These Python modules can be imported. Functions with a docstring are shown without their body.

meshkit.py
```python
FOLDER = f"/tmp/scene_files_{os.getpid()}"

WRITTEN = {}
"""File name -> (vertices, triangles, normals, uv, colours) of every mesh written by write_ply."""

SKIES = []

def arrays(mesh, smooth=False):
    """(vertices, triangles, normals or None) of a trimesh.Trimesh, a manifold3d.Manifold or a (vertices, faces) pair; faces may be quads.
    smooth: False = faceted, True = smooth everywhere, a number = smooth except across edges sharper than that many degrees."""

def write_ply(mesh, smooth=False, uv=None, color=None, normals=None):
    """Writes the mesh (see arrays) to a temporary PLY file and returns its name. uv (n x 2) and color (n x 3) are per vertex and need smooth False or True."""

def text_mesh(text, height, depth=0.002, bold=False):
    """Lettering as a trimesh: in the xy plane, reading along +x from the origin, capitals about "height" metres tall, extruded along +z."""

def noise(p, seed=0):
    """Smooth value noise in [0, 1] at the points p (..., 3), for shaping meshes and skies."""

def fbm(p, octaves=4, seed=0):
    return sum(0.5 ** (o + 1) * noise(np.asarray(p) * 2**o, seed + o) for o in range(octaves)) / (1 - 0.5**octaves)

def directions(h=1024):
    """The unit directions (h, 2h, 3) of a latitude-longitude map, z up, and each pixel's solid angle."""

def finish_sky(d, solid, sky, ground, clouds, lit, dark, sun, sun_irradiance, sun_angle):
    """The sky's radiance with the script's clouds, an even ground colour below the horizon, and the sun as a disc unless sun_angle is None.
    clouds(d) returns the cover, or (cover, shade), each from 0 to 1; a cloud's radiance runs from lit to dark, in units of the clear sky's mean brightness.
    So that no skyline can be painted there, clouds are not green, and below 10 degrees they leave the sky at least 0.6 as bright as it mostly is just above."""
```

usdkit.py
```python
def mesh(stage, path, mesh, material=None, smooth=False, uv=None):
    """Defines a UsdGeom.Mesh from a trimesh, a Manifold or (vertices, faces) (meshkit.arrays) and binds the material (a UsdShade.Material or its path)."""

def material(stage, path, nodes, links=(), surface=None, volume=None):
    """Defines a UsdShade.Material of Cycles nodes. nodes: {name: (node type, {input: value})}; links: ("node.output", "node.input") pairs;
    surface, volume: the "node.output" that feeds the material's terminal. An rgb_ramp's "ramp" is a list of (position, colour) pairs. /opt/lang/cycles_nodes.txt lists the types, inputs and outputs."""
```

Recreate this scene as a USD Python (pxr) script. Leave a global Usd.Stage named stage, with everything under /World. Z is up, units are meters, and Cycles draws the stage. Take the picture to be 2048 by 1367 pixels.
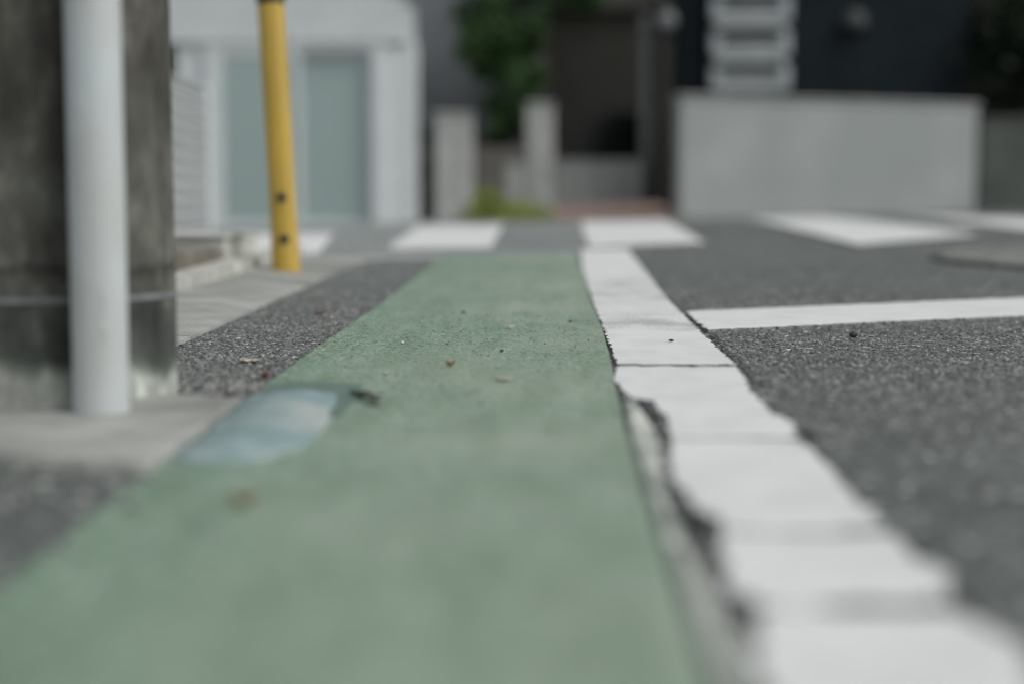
import math, random
import numpy as np, trimesh, usdkit, meshkit
from pxr import Gf, Sdf, Usd, UsdGeom, UsdLux, UsdShade, Vt
from scipy.spatial import cKDTree, Delaunay
from shapely.geometry import Polygon, LineString, Point
from shapely import contains_xy

# ------------------------------------------------------------------ stage, camera, sky, sun, exposure
stage = Usd.Stage.CreateInMemory()
UsdGeom.SetStageUpAxis(stage, UsdGeom.Tokens.z)
UsdGeom.SetStageMetersPerUnit(stage, 1.0)
UsdGeom.Xform.Define(stage, '/World'); UsdGeom.Scope.Define(stage, '/World/Looks')
EYE = 0.29                                   # camera height: it stands almost on the ground
PITCH, YAW = math.radians(4.683), math.radians(1.732)
cam = UsdGeom.Camera.Define(stage, '/World/camera')
cam.AddTranslateOp().Set(Gf.Vec3d(0, 0, EYE))
cam.AddRotateZOp().Set(math.degrees(YAW)); cam.AddRotateXOp().Set(90 - math.degrees(PITCH))
cam.CreateFocalLengthAttr(50.0); cam.CreateHorizontalApertureAttr(36.0); cam.CreateVerticalApertureAttr(36.0 * 683 / 1024)
cam.CreateFStopAttr(1.15); cam.CreateFocusDistanceAttr(2.44)
cam.CreateClippingRangeAttr(Gf.Vec2f(0.02, 3000))
cam.CreateExposureAttr(0.22)

SUN_EL, SUN_AZ = math.radians(48), math.radians(112)      # direction towards the brightest part of the overcast
sdir = Gf.Vec3d(math.cos(SUN_EL) * math.sin(SUN_AZ), math.cos(SUN_EL) * math.cos(SUN_AZ), math.sin(SUN_EL))
dome = UsdLux.DomeLight.Define(stage, '/World/sky')
sky_mat = usdkit.material(stage, '/World/Looks/overcast_sky', {
    'sky': ('sky_texture', {'sky_type': 'single_scattering', 'sun_disc': False, 'sun_elevation': SUN_EL, 'sun_rotation': SUN_AZ, 'aerosol_density': 3.0}),
    'grey': ('hsv', {'saturation': 0.10}),
    'tc': ('texture_coordinate', {}),
    'n': ('noise_texture', {'scale': 2.2, 'detail': 5.0, 'roughness': 0.55}),
    'r': ('rgb_ramp', {'ramp': [(0.3, (0.77, 0.815, 0.815)), (0.7, (1.08, 1.125, 1.115))]}),
    'm': ('mix_color', {'blend_type': 'multiply', 'fac': 1.0}),
    'bg': ('background_shader', {'strength': 0.098})},
    [('sky.color', 'grey.color'), ('tc.generated', 'n.vector'), ('n.fac', 'r.fac'), ('grey.color', 'm.a'), ('r.color', 'm.b'), ('m.result', 'bg.color')],
    surface='bg.background')
UsdShade.MaterialBindingAPI.Apply(dome.GetPrim()).Bind(sky_mat)
sun = UsdLux.DistantLight.Define(stage, '/World/sun')
sun.CreateIntensityAttr(0.4); sun.CreateAngleAttr(22.0); sun.CreateColorAttr(Gf.Vec3f(1.0, 0.97, 0.93))
sun.CreateNormalizeAttr(True)
sun.AddOrientOp().Set(Gf.Quatf(Gf.Rotation(Gf.Vec3d(0, 0, 1), sdir).GetQuat()))

# ------------------------------------------------------------------ helpers
_used = {}
def path_for(parent, name):
    k = (parent, name); n = _used.get(k, 0); _used[k] = n + 1
    return f'{parent}/{name}' if n == 0 else f'{parent}/{name}_{n:03d}'
def keys(prim, label=None, category=None, group=None, kind=None):
    for k, v in (('label', label), ('category', category), ('group', group), ('kind', kind)):
        if v: prim.SetCustomDataByKey(k, v)
    return prim
def thing(name, label=None, category=None, loc=(0, 0, 0), rz=0, group=None, kind=None):
    x = UsdGeom.Xform.Define(stage, path_for('/World', name))
    x.AddTranslateOp().Set(Gf.Vec3d(*map(float, loc))); x.AddRotateZOp().Set(float(rz))
    return keys(x.GetPrim(), label, category, group, kind)
def part(parent, name, mesh, mat, smooth=False, label=None, kind=None):
    base = '/World' if parent is None else str(parent.GetPath())
    m = usdkit.mesh(stage, path_for(base, name), mesh, mat, smooth)
    return keys(m.GetPrim(), label, None, None, kind)
def cbox(x0, x1, y0, y1, z0, z1, c=0.004):
    c = min(c, (x1 - x0) * .3, (y1 - y0) * .3, (z1 - z0) * .3)
    P = []
    for sx, X in ((1, x0), (-1, x1)):
        for sy, Y in ((1, y0), (-1, y1)):
            for sz, Z in ((1, z0), (-1, z1)):
                P += [(X, Y + sy * c, Z + sz * c), (X + sx * c, Y, Z + sz * c), (X + sx * c, Y + sy * c, Z)]
    return trimesh.Trimesh(P).convex_hull
def obox(p0, p1, thick, z0, z1, c=0.01):
    """box standing on the line p0-p1, its thickness going to the left of the line"""
    L = math.dist(p0, p1); m = cbox(0, L, 0, thick, z0, z1, c)
    a = math.atan2(p1[1] - p0[1], p1[0] - p0[0])
    m.apply_transform(trimesh.transformations.rotation_matrix(a, (0, 0, 1))); m.apply_translation((p0[0], p0[1], 0))
    return m
def tube(p0, p1, r0, r1=None, n=28, caps=True):
    r1 = r0 if r1 is None else r1
    p0, p1 = np.array(p0, float), np.array(p1, float); d = p1 - p0; L = np.linalg.norm(d)
    m = trimesh.creation.revolve([(0, 0), (r0, 0), (r1, L), (0, L)] if caps else [(r0, 0), (r1, L)], sections=n)
    m.apply_transform(trimesh.geometry.align_vectors((0, 0, 1), d / L)); m.apply_translation(p0)
    return m
def lathe(profile, n=32): return trimesh.creation.revolve(profile, sections=n)
def join(ms): return trimesh.util.concatenate(ms)
def smoothstep(a, b, x):
    t = np.clip((np.asarray(x, float) - a) / (b - a), 0, 1); return t * t * (3 - 2 * t)
fbm2 = lambda x, y, s, seed=0, o=3: meshkit.fbm(np.stack([np.asarray(x, float) * s, np.asarray(y, float) * s, np.zeros_like(np.asarray(x, float))], -1), o, seed)

# ------------------------------------------------------------------ materials
def mat(name, c1, c2, scale=6.0, rough=0.7, detail=6.0, bump=0.0, bump_scale=80.0, bump_dist=0.004, spec=0.5, metallic=0.0, big=None, big_scale=1.2, stretch=(1, 1, 1), lo=0.35, hi=0.65, translucent=0.0):
    N = {'g': ('geometry', {}), 'mp': ('mapping', {'scale': stretch}),
         'n': ('noise_texture', {'scale': scale, 'detail': detail, 'roughness': 0.6}), 'r': ('rgb_ramp', {'ramp': [(lo, c1), (hi, c2)]}),
         'p': ('principled_bsdf', {'roughness': rough, 'specular_ior_level': spec, 'metallic': metallic})}
    L = [('g.position', 'mp.vector'), ('mp.vector', 'n.vector'), ('n.fac', 'r.fac')]
    out = 'r.color'
    if big:
        N['n2'] = ('noise_texture', {'scale': big_scale, 'detail': 4.0}); N['r2'] = ('rgb_ramp', {'ramp': [(0.4, (0, 0, 0)), (0.62, (1, 1, 1))]})
        N['mx'] = ('mix_color', {'b': big}); L += [('mp.vector', 'n2.vector'), ('n2.fac', 'r2.fac'), ('r2.color', 'mx.fac'), (out, 'mx.a')]; out = 'mx.result'
    L.append((out, 'p.base_color'))
    if bump:
        N['nb'] = ('noise_texture', {'scale': bump_scale, 'detail': 3.0}); N['b'] = ('bump', {'strength': bump, 'distance': bump_dist})
        L += [('g.position', 'nb.vector'), ('nb.fac', 'b.height'), ('b.normal', 'p.normal')]
    surf = 'p.BSDF'
    if translucent:
        N['t'] = ('translucent_bsdf', {}); N['mc'] = ('mix_closure', {'fac': translucent}); L += [(out, 't.color'), ('p.BSDF', 'mc.closure1'), ('t.BSDF', 'mc.closure2')]; surf = 'mc.closure'
    return usdkit.material(stage, '/World/Looks/' + name, N, L, surface=surf)

# asphalt: pale and dark stones in a dark binder, worn lighter where the traffic goes
def asphalt(name, stops, scale=110.0, rough=0.42, tone=((0.79, 0.83, 0.81), (1.10, 1.15, 1.12))):
    return usdkit.material(stage, '/World/Looks/' + name, {
        'g': ('geometry', {}), 'v': ('voronoi_texture', {'scale': scale, 'randomness': 1.0}), 'ed': ('voronoi_texture', {'scale': scale, 'feature': 'distance_to_edge'}),
        'sc': ('separate_color', {}), 'r': ('rgb_ramp', {'ramp': stops}),
        'er': ('rgb_ramp', {'ramp': [(0.0, (0.42, 0.42, 0.43)), (0.16, (1, 1, 1))]}), 'm': ('mix_color', {'blend_type': 'multiply', 'fac': 1.0}),
        'n': ('noise_texture', {'scale': 2.3, 'detail': 6.0, 'roughness': 0.62}), 'r2': ('rgb_ramp', {'ramp': [(0.32, tone[0]), (0.68, tone[1])]}), 'm2': ('mix_color', {'blend_type': 'multiply', 'fac': 1.0, 'use_clamp': False}),
        'n4': ('noise_texture', {'scale': 34.0, 'detail': 5.0, 'roughness': 0.7}), 'r4': ('rgb_ramp', {'ramp': [(0.34, (0.66, 0.66, 0.67)), (0.66, (1.36, 1.36, 1.34))]}), 'm4': ('mix_color', {'blend_type': 'multiply', 'fac': 1.0, 'use_clamp': False}),
        'nb': ('noise_texture', {'scale': 330.0, 'detail': 3.0}), 'ad': ('math', {'math_type': 'multiply_add', 'value2': 0.8}), 'b': ('bump', {'strength': 0.55, 'distance': 0.003}),
        'p': ('principled_bsdf', {'roughness': rough, 'specular_ior_level': 0.75, 'sheen_weight': 0.07, 'sheen_roughness': 0.25})},
        [('g.position', 'v.vector'), ('g.position', 'ed.vector'), ('v.color', 'sc.color'), ('sc.r', 'r.fac'), ('ed.distance', 'er.fac'), ('r.color', 'm.a'), ('er.color', 'm.b'),
         ('g.position', 'n.vector'), ('n.fac', 'r2.fac'), ('m.result', 'm2.a'), ('r2.color', 'm2.b'), ('g.position', 'n4.vector'), ('n4.fac', 'r4.fac'), ('m2.result', 'm4.a'), ('r4.color', 'm4.b'), ('m4.result', 'p.base_color'),
         ('g.position', 'nb.vector'), ('ed.distance', 'ad.value1'), ('nb.fac', 'ad.value3'), ('ad.value', 'b.height'), ('b.normal', 'p.normal')], surface='p.BSDF')
M = {}
M['asphalt'] = asphalt('worn_asphalt', [(0, (0.036, 0.038, 0.039)), (0.4, (0.080, 0.084, 0.084)), (0.75, (0.135, 0.140, 0.138)), (0.93, (0.23, 0.232, 0.222)), (0.96, (0.32, 0.32, 0.31)), (1.0, (0.68, 0.67, 0.64))])
M['junction'] = asphalt('pale_junction_asphalt', [(0, (0.16, 0.165, 0.17)), (0.5, (0.235, 0.243, 0.25)), (1.0, (0.40, 0.40, 0.40))])
M['seam'] = mat('seam_concrete', (0.42, 0.44, 0.44), (0.55, 0.56, 0.56), 20)
M['stone'] = usdkit.material(stage, '/World/Looks/asphalt_stone', {
    'o': ('object_info', {}), 'r': ('rgb_ramp', {'ramp': [(0, (0.04, 0.042, 0.045)), (0.5, (0.11, 0.115, 0.115)), (0.8, (0.20, 0.205, 0.20)), (0.95, (0.24, 0.235, 0.22)), (1.0, (0.45, 0.44, 0.41))]}),
    'p': ('principled_bsdf', {'roughness': 0.5, 'specular_ior_level': 0.5})}, [('o.random', 'r.fac'), ('r.color', 'p.base_color')], surface='p.BSDF')
# green road coating: grit showing through, faded and dusty in patches
M['green'] = usdkit.material(stage, '/World/Looks/green_coating', {
    'g': ('geometry', {}), 'v': ('voronoi_texture', {'scale': 210.0}), 'sc': ('separate_color', {}),
    'r': ('rgb_ramp', {'ramp': [(0, (0.026, 0.047, 0.034)), (0.16, (0.082, 0.136, 0.094)), (0.3, (0.140, 0.228, 0.156)), (0.8, (0.180, 0.280, 0.196)), (1.0, (0.38, 0.45, 0.39))]}),
    'n': ('noise_texture', {'scale': 3.2, 'detail': 7.0, 'roughness': 0.62}), 'r2': ('rgb_ramp', {'ramp': [(0.36, (0.15, 0.15, 0.15)), (0.7, (0.9, 0.9, 0.9))]}), 'sx': ('separate_xyz', {}), 'xr': ('map_range', {'from_min': -0.40, 'from_max': -0.12, 'to_min': 0.05, 'to_max': 1.0, 'clamp': True}), 'dm': ('math', {'math_type': 'multiply'}),
    'mx': ('mix_color', {'b': (0.278, 0.328, 0.262)}),
    'mp': ('mapping', {'scale': (9, 2.2, 1)}), 'n3': ('noise_texture', {'scale': 2.0, 'detail': 5.0}), 'r3': ('rgb_ramp', {'ramp': [(0.35, (0.80, 0.84, 0.80)), (0.62, (1.06, 1.05, 1.06))]}), 'm3': ('mix_color', {'blend_type': 'multiply', 'fac': 1.0, 'use_clamp': False}),
    'nb': ('noise_texture', {'scale': 420.0, 'detail': 2.0}), 'b': ('bump', {'strength': 0.5, 'distance': 0.002}),
    'p': ('principled_bsdf', {'roughness': 0.42, 'specular_ior_level': 0.8, 'sheen_weight': 0.15, 'sheen_roughness': 0.25, 'sheen_tint': (0.93, 1.0, 0.95)})},
    [('g.position', 'v.vector'), ('v.color', 'sc.color'), ('sc.r', 'r.fac'), ('g.position', 'n.vector'), ('n.fac', 'r2.fac'), ('g.position', 'sx.vector'), ('sx.x', 'xr.value'), ('r2.color', 'dm.value1'), ('xr.result', 'dm.value2'), ('dm.value', 'mx.fac'), ('r.color', 'mx.a'),
     ('g.position', 'mp.vector'), ('mp.vector', 'n3.vector'), ('n3.fac', 'r3.fac'), ('mx.result', 'm3.a'), ('r3.color', 'm3.b'), ('m3.result', 'p.base_color'),
     ('g.position', 'nb.vector'), ('nb.fac', 'b.height'), ('b.normal', 'p.normal')], surface='p.BSDF')
# white thermoplastic paint; the worn bands let the grey of the road through in fine speckles
def paint_mat(name, bands):
    """white thermoplastic: dirty on its broken sides; bands say how worn it is along the road"""
    return usdkit.material(stage, '/World/Looks/' + name, {
        'g': ('geometry', {}), 'sx': ('separate_xyz', {}), 'band': ('rgb_ramp', {'ramp': [(p, (v,) * 3) for p, v in bands]}),
        'mr': ('map_range', {'from_min': 0.0, 'from_max': 10.0, 'to_min': 0.0, 'to_max': 1.0}),
        'n': ('noise_texture', {'scale': 170.0, 'detail': 4.0, 'roughness': 0.7}), 'n2': ('noise_texture', {'scale': 9.0, 'detail': 4.0}),
        'a1': ('math', {'math_type': 'multiply_add', 'value2': 0.7, 'value3': -0.35}), 'a2': ('math', {'math_type': 'add'}), 'm1': ('math', {'math_type': 'multiply', 'use_clamp': True}),
        'th': ('rgb_ramp', {'ramp': [(0.46, (0, 0, 0)), (0.60, (0.8, 0.8, 0.8))]}),
        'd': ('rgb_ramp', {'ramp': [(0.35, (0.60, 0.605, 0.612)), (0.6, (0.675, 0.675, 0.677))]}), 'nd': ('noise_texture', {'scale': 14.0, 'detail': 6.0}),
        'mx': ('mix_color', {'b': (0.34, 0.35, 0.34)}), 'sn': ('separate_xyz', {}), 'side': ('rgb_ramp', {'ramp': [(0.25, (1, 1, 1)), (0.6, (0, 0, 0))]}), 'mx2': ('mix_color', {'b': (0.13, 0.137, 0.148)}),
        'nb': ('noise_texture', {'scale': 160.0, 'detail': 4.0}), 'b': ('bump', {'strength': 0.25, 'distance': 0.002}),
        'p': ('principled_bsdf', {'roughness': 0.55, 'specular_ior_level': 0.4})},
        [('g.position', 'sx.vector'), ('sx.y', 'mr.value'), ('mr.result', 'band.fac'), ('g.position', 'n.vector'), ('g.position', 'n2.vector'),
         ('n2.fac', 'a1.value1'), ('a1.value', 'a2.value1'), ('n.fac', 'a2.value2'), ('a2.value', 'm1.value1'), ('band.color', 'm1.value2'), ('m1.value', 'th.fac'),
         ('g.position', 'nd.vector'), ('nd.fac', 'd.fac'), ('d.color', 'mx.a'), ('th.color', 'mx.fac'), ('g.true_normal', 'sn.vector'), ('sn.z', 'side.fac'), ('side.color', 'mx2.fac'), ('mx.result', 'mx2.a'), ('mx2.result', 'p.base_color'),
         ('g.position', 'nb.vector'), ('nb.fac', 'b.height'), ('b.normal', 'p.normal')], surface='p.BSDF')
M['paint'] = paint_mat('white_paint', [(0, 0.6), (1, 0.6)])
M['worn_paint'] = paint_mat('worn_white_paint', [(0.0, 0.3), (0.25, 0.4), (0.262, 1.0), (0.288, 1.0), (0.30, 0.6), (0.33, 1.0), (0.38, 1.0), (0.41, 0.7), (1.0, 0.6)])
M['residue'] = mat('old_line_residue', (0.34, 0.37, 0.34), (0.56, 0.57, 0.53), 22, 0.8, bump=0.5, bump_scale=140, big=(0.28, 0.30, 0.28), big_scale=14)
M['concrete'] = mat('pale_concrete', (0.26, 0.265, 0.25), (0.42, 0.42, 0.40), 7, 0.85, 8, bump=0.5, bump_scale=150, big=(0.20, 0.205, 0.19), big_scale=3.4)
M['kerb'] = mat('kerb_concrete', (0.34, 0.34, 0.31), (0.50, 0.50, 0.47), 9, 0.85, 8, bump=0.4, bump_scale=130)
M['stained'] = mat('stained_block', (0.10, 0.09, 0.072), (0.21, 0.19, 0.155), 9, 0.9, 8, bump=0.4, bump_scale=130)
M['soil'] = mat('dry_soil', (0.07, 0.055, 0.04), (0.14, 0.11, 0.08), 30, 0.95, bump=0.6, bump_scale=90)
# utility pole concrete: grimy brown above, darker splash zone near the ground, pale foot
M['pole'] = usdkit.material(stage, '/World/Looks/pole_concrete', {
    'g': ('geometry', {}), 'sx': ('separate_xyz', {}), 'mp': ('mapping', {'scale': (1, 1, 0.45)}),
    'n': ('noise_texture', {'scale': 19.0, 'detail': 10.0, 'roughness': 0.72}), 'r': ('rgb_ramp', {'ramp': [(0.34, (0.034, 0.032, 0.028)), (0.52, (0.076, 0.073, 0.064)), (0.66, (0.150, 0.146, 0.130))]}),
    'n2': ('noise_texture', {'scale': 7.0, 'detail': 6.0}), 'za': ('math', {'math_type': 'multiply_add', 'value2': 0.16}), 'mr': ('map_range', {'from_min': 0.08, 'from_max': 1.08}),
    'zr': ('rgb_ramp', {'ramp': [(0.0, (5.2, 5.6, 5.8)), (0.112, (4.9, 5.3, 5.5)), (0.126, (2.4, 2.75, 2.75)), (0.138, (0.95, 1.1, 1.1)), (0.15, (0.80, 0.88, 0.92)), (0.20, (0.78, 0.84, 0.87)), (0.212, (1.25, 1.28, 1.26)), (0.23, (1.2, 1.22, 1.2)), (0.243, (0.55, 0.57, 0.57)), (0.252, (1.3, 1.34, 1.32)), (0.33, (1.45, 1.5, 1.48)), (0.45, (1.05, 1.05, 1.03)), (0.65, (0.80, 0.78, 0.75)), (1.0, (0.62, 0.60, 0.57))]}),
    'm': ('mix_color', {'blend_type': 'multiply', 'fac': 1.0, 'use_clamp': False}),
    'nb': ('noise_texture', {'scale': 170.0, 'detail': 4.0}), 'b': ('bump', {'strength': 0.5, 'distance': 0.003}),
    'p': ('principled_bsdf', {'roughness': 0.85, 'specular_ior_level': 0.3})},
    [('g.position', 'mp.vector'), ('mp.vector', 'n.vector'), ('n.fac', 'r.fac'), ('g.position', 'sx.vector'), ('mp.vector', 'n2.vector'), ('n2.fac', 'za.value1'), ('sx.z', 'za.value3'), ('za.value', 'mr.value'), ('mr.result', 'zr.fac'),
     ('r.color', 'm.a'), ('zr.color', 'm.b'), ('m.result', 'p.base_color'), ('g.position', 'nb.vector'), ('nb.fac', 'b.height'), ('b.normal', 'p.normal')], surface='p.BSDF')
M['steel'] = mat('dull_steel', (0.17, 0.18, 0.18), (0.26, 0.27, 0.265), 30, 0.5, metallic=0.3)
M['pvc'] = mat('white_plastic', (0.47, 0.50, 0.515), (0.53, 0.555, 0.57), 5, 0.38, 5, big=(0.45, 0.46, 0.455), big_scale=6)
M['scuff'] = mat('grey_scuff', (0.24, 0.24, 0.23), (0.52, 0.53, 0.53), 60, 0.7)
M['yellow'] = mat('yellow_plastic', (0.50, 0.325, 0.042), (0.56, 0.375, 0.058), 9, 0.42, 5, big=(0.45, 0.30, 0.055), big_scale=5, stretch=(1, 1, 0.4))
M['black'] = mat('black_plastic', (0.012, 0.013, 0.014), (0.022, 0.023, 0.024), 12, 0.5)
M['plate'] = mat('worn_blue_enamel', (0.14, 0.225, 0.24), (0.24, 0.315, 0.325), 9, 0.55, 8, bump=0.35, bump_scale=70, big=(0.33, 0.365, 0.36), big_scale=6)
M['teal'] = mat('dark_green_film', (0.07, 0.12, 0.105), (0.12, 0.18, 0.155), 30, 0.5, bump=0.4, bump_scale=200)
M['iron'] = mat('manhole_concrete', (0.145, 0.147, 0.135), (0.215, 0.217, 0.20), 10, 0.7, 7, bump=0.4, bump_scale=130)
M['iron_dark'] = mat('manhole_ring', (0.06, 0.06, 0.058), (0.10, 0.10, 0.097), 20, 0.6)
M['white_wall'] = mat('white_render', (0.60, 0.625, 0.64), (0.66, 0.685, 0.70), 2.0, 0.75, 5)
M['white_frame'] = mat('white_aluminium', (0.60, 0.63, 0.645), (0.66, 0.685, 0.70), 3, 0.4)
M['fence_wire'] = mat('weathered_white_wire', (0.25, 0.262, 0.262), (0.31, 0.322, 0.322), 5, 0.6)
M['eave'] = mat('grey_soffit', (0.26, 0.27, 0.265), (0.33, 0.34, 0.335), 3, 0.7)
M['curtain'] = mat('pale_curtain', (0.56, 0.66, 0.65), (0.66, 0.75, 0.74), 6, 0.9, stretch=(3, 3, 0.2))
M['roof'] = mat('slate_roof', (0.09, 0.095, 0.10), (0.14, 0.145, 0.15), 6, 0.6)
M['garden_wall'] = mat('garden_wall_concrete', (0.285, 0.305, 0.300), (0.345, 0.364, 0.358), 1.6, 0.85, 8, big=(0.285, 0.305, 0.30), big_scale=0.9)
M['mossy_wall'] = mat('mossy_concrete', (0.10, 0.11, 0.10), (0.16, 0.17, 0.155), 2.5, 0.9, 8)
M['grey_post'] = mat('grey_gatepost', (0.29, 0.295, 0.285), (0.40, 0.405, 0.395), 3.0, 0.85, 7)
M['navy'] = mat('dark_blue_siding', (0.0105, 0.0155, 0.0185), (0.0145, 0.0205, 0.024), 4, 0.85, spec=0.12)
M['grille'] = mat('silver_grille', (0.30, 0.325, 0.345), (0.38, 0.405, 0.42), 4, 0.4)
M['vent'] = mat('dark_vent_hood', (0.03, 0.036, 0.04), (0.045, 0.052, 0.056), 6, 0.6)
M['frosted'] = mat('frosted_glass', (0.20, 0.23, 0.22), (0.27, 0.30, 0.29), 6, 0.3)
M['dark_pane'] = mat('dark_glass', (0.012, 0.014, 0.013), (0.018, 0.02, 0.019), 4, 0.3)
M['grey_house'] = mat('grey_house_wall', (0.12, 0.13, 0.14), (0.16, 0.17, 0.18), 2, 0.8)
M['brown_wall'] = mat('dark_brown_wall', (0.28, 0.26, 0.232), (0.33, 0.308, 0.276), 3, 0.85, spec=0.2)
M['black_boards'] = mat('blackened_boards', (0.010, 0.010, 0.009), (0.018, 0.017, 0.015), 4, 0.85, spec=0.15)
M['brown_fence'] = mat('grey_brown_boards', (0.13, 0.12, 0.108), (0.19, 0.175, 0.16), 5, 0.85, stretch=(3, 3, 0.4))
M['gate'] = mat('grey_metal_gate', (0.32, 0.338, 0.335), (0.39, 0.408, 0.405), 3, 0.5)
M['pipe_grey'] = mat('grey_downpipe', (0.24, 0.25, 0.25), (0.30, 0.31, 0.31), 4, 0.5)
M['pipe_brown'] = mat('brown_downpipe', (0.075, 0.068, 0.06), (0.10, 0.09, 0.08), 4, 0.5)
M['globe'] = mat('milk_glass', (0.20, 0.21, 0.215), (0.25, 0.26, 0.265), 3, 0.3)
M['cover'] = mat('black_tarpaulin', (0.010, 0.011, 0.012), (0.020, 0.021, 0.023), 9, 0.38, bump=0.5, bump_scale=16, bump_dist=0.03)
M['red_pave'] = mat('red_brown_paving', (0.20, 0.135, 0.115), (0.29, 0.205, 0.18), 9, 0.85, bump=0.3)
M['bark'] = mat('bark', (0.06, 0.05, 0.04), (0.11, 0.095, 0.075), 14, 0.9, bump=0.6, bump_scale=40, stretch=(1, 1, 0.3))
def leafmat(name, a, b): return mat(name, a, b, 5, 0.5, 3, translucent=0.3)
M['leaf'] = leafmat('green_leaves', (0.030, 0.075, 0.022), (0.075, 0.145, 0.045))
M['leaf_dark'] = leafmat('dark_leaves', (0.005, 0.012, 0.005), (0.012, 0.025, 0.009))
M['weed'] = leafmat('yellow_green_leaves', (0.20, 0.25, 0.06), (0.34, 0.38, 0.12))
M['dry'] = leafmat('dry_brown_leaves', (0.13, 0.085, 0.045), (0.22, 0.15, 0.08))
M['glass'] = usdkit.material(stage, '/World/Looks/window_glass', {'f': ('fresnel', {'IOR': 1.5}), 't': ('transparent_bsdf', {'color': (0.90, 0.95, 0.94)}), 'df': ('diffuse_bsdf', {'color': (0.47, 0.575, 0.565)}), 'ms': ('mix_closure', {'fac': 0.62}), 'gl': ('glossy_bsdf', {'color': (0.9, 0.95, 0.95), 'roughness': 0.08}), 'm': ('mix_closure', {})},
    [('t.BSDF', 'ms.closure1'), ('df.BSDF', 'ms.closure2'), ('f.fac', 'm.fac'), ('ms.closure', 'm.closure1'), ('gl.BSDF', 'm.closure2')], surface='m.closure')
def flat(name, c, rough=0.7): return mat(name, tuple(x * 0.85 for x in c), tuple(min(1, x * 1.1) for x in c), 160, rough)
M['petal'] = flat('cream_petal', (0.66, 0.60, 0.52)); M['dead'] = flat('dead_leaf', (0.26, 0.17, 0.075)); M['red'] = flat('red_leaf', (0.20, 0.095, 0.065))
M['scuffstone'] = flat('grey_stone', (0.22, 0.22, 0.21)); M['pebble'] = flat('black_pebble', (0.03, 0.03, 0.033)); M['twig'] = flat('twig_bark', (0.055, 0.05, 0.042)); M['crumb'] = mat('asphalt_crumb', (0.06, 0.062, 0.065), (0.30, 0.30, 0.29), 45, 0.8, 2); M['palechip'] = flat('pale_chip', (0.55, 0.55, 0.53)); M['bluechip'] = flat('dark_chip', (0.045, 0.05, 0.075))

# ------------------------------------------------------------------ terrain
SLOPE = 0.0348                                    # the lane climbs towards the junction, then levels out
def terrain(x, y):
    x, y = np.asarray(x, float), np.asarray(y, float)
    yy = np.maximum(y, -20.0); t = np.clip((yy - 8.0) / 2.5, 0, 1)
    z = np.where(yy < 8, SLOPE * yy, SLOPE * 8 + SLOPE * 2.5 * (t - t * t / 2))
    return z + 0.022 * np.clip(x, -7, 9) * smoothstep(8.5, 13, y) - 0.03 * np.clip(-x - 0.8, 0, 6) * smoothstep(6.0, 11.0, y)
def undulation(x, y): return 0.004 * (fbm2(x, y, 1.7, 5) - 0.5) * np.clip((np.asarray(y) - 0.3), 0, 1)
def ground(x, y): return terrain(x, y) + undulation(x, y)
rng = np.random.default_rng(11)
_a = np.meshgrid(np.arange(-1.1, 1.9, 0.0088), np.arange(0.5, 4.6, 0.0088))
_pts = np.stack([_a[0].ravel(), _a[1].ravel()], 1); _pts += rng.uniform(-0.0036, 0.0036, _pts.shape)
_ph = rng.uniform(0.0004, 0.0022, len(_pts)) * (rng.random(len(_pts)) < 0.8); _tree = cKDTree(_pts)
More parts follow.
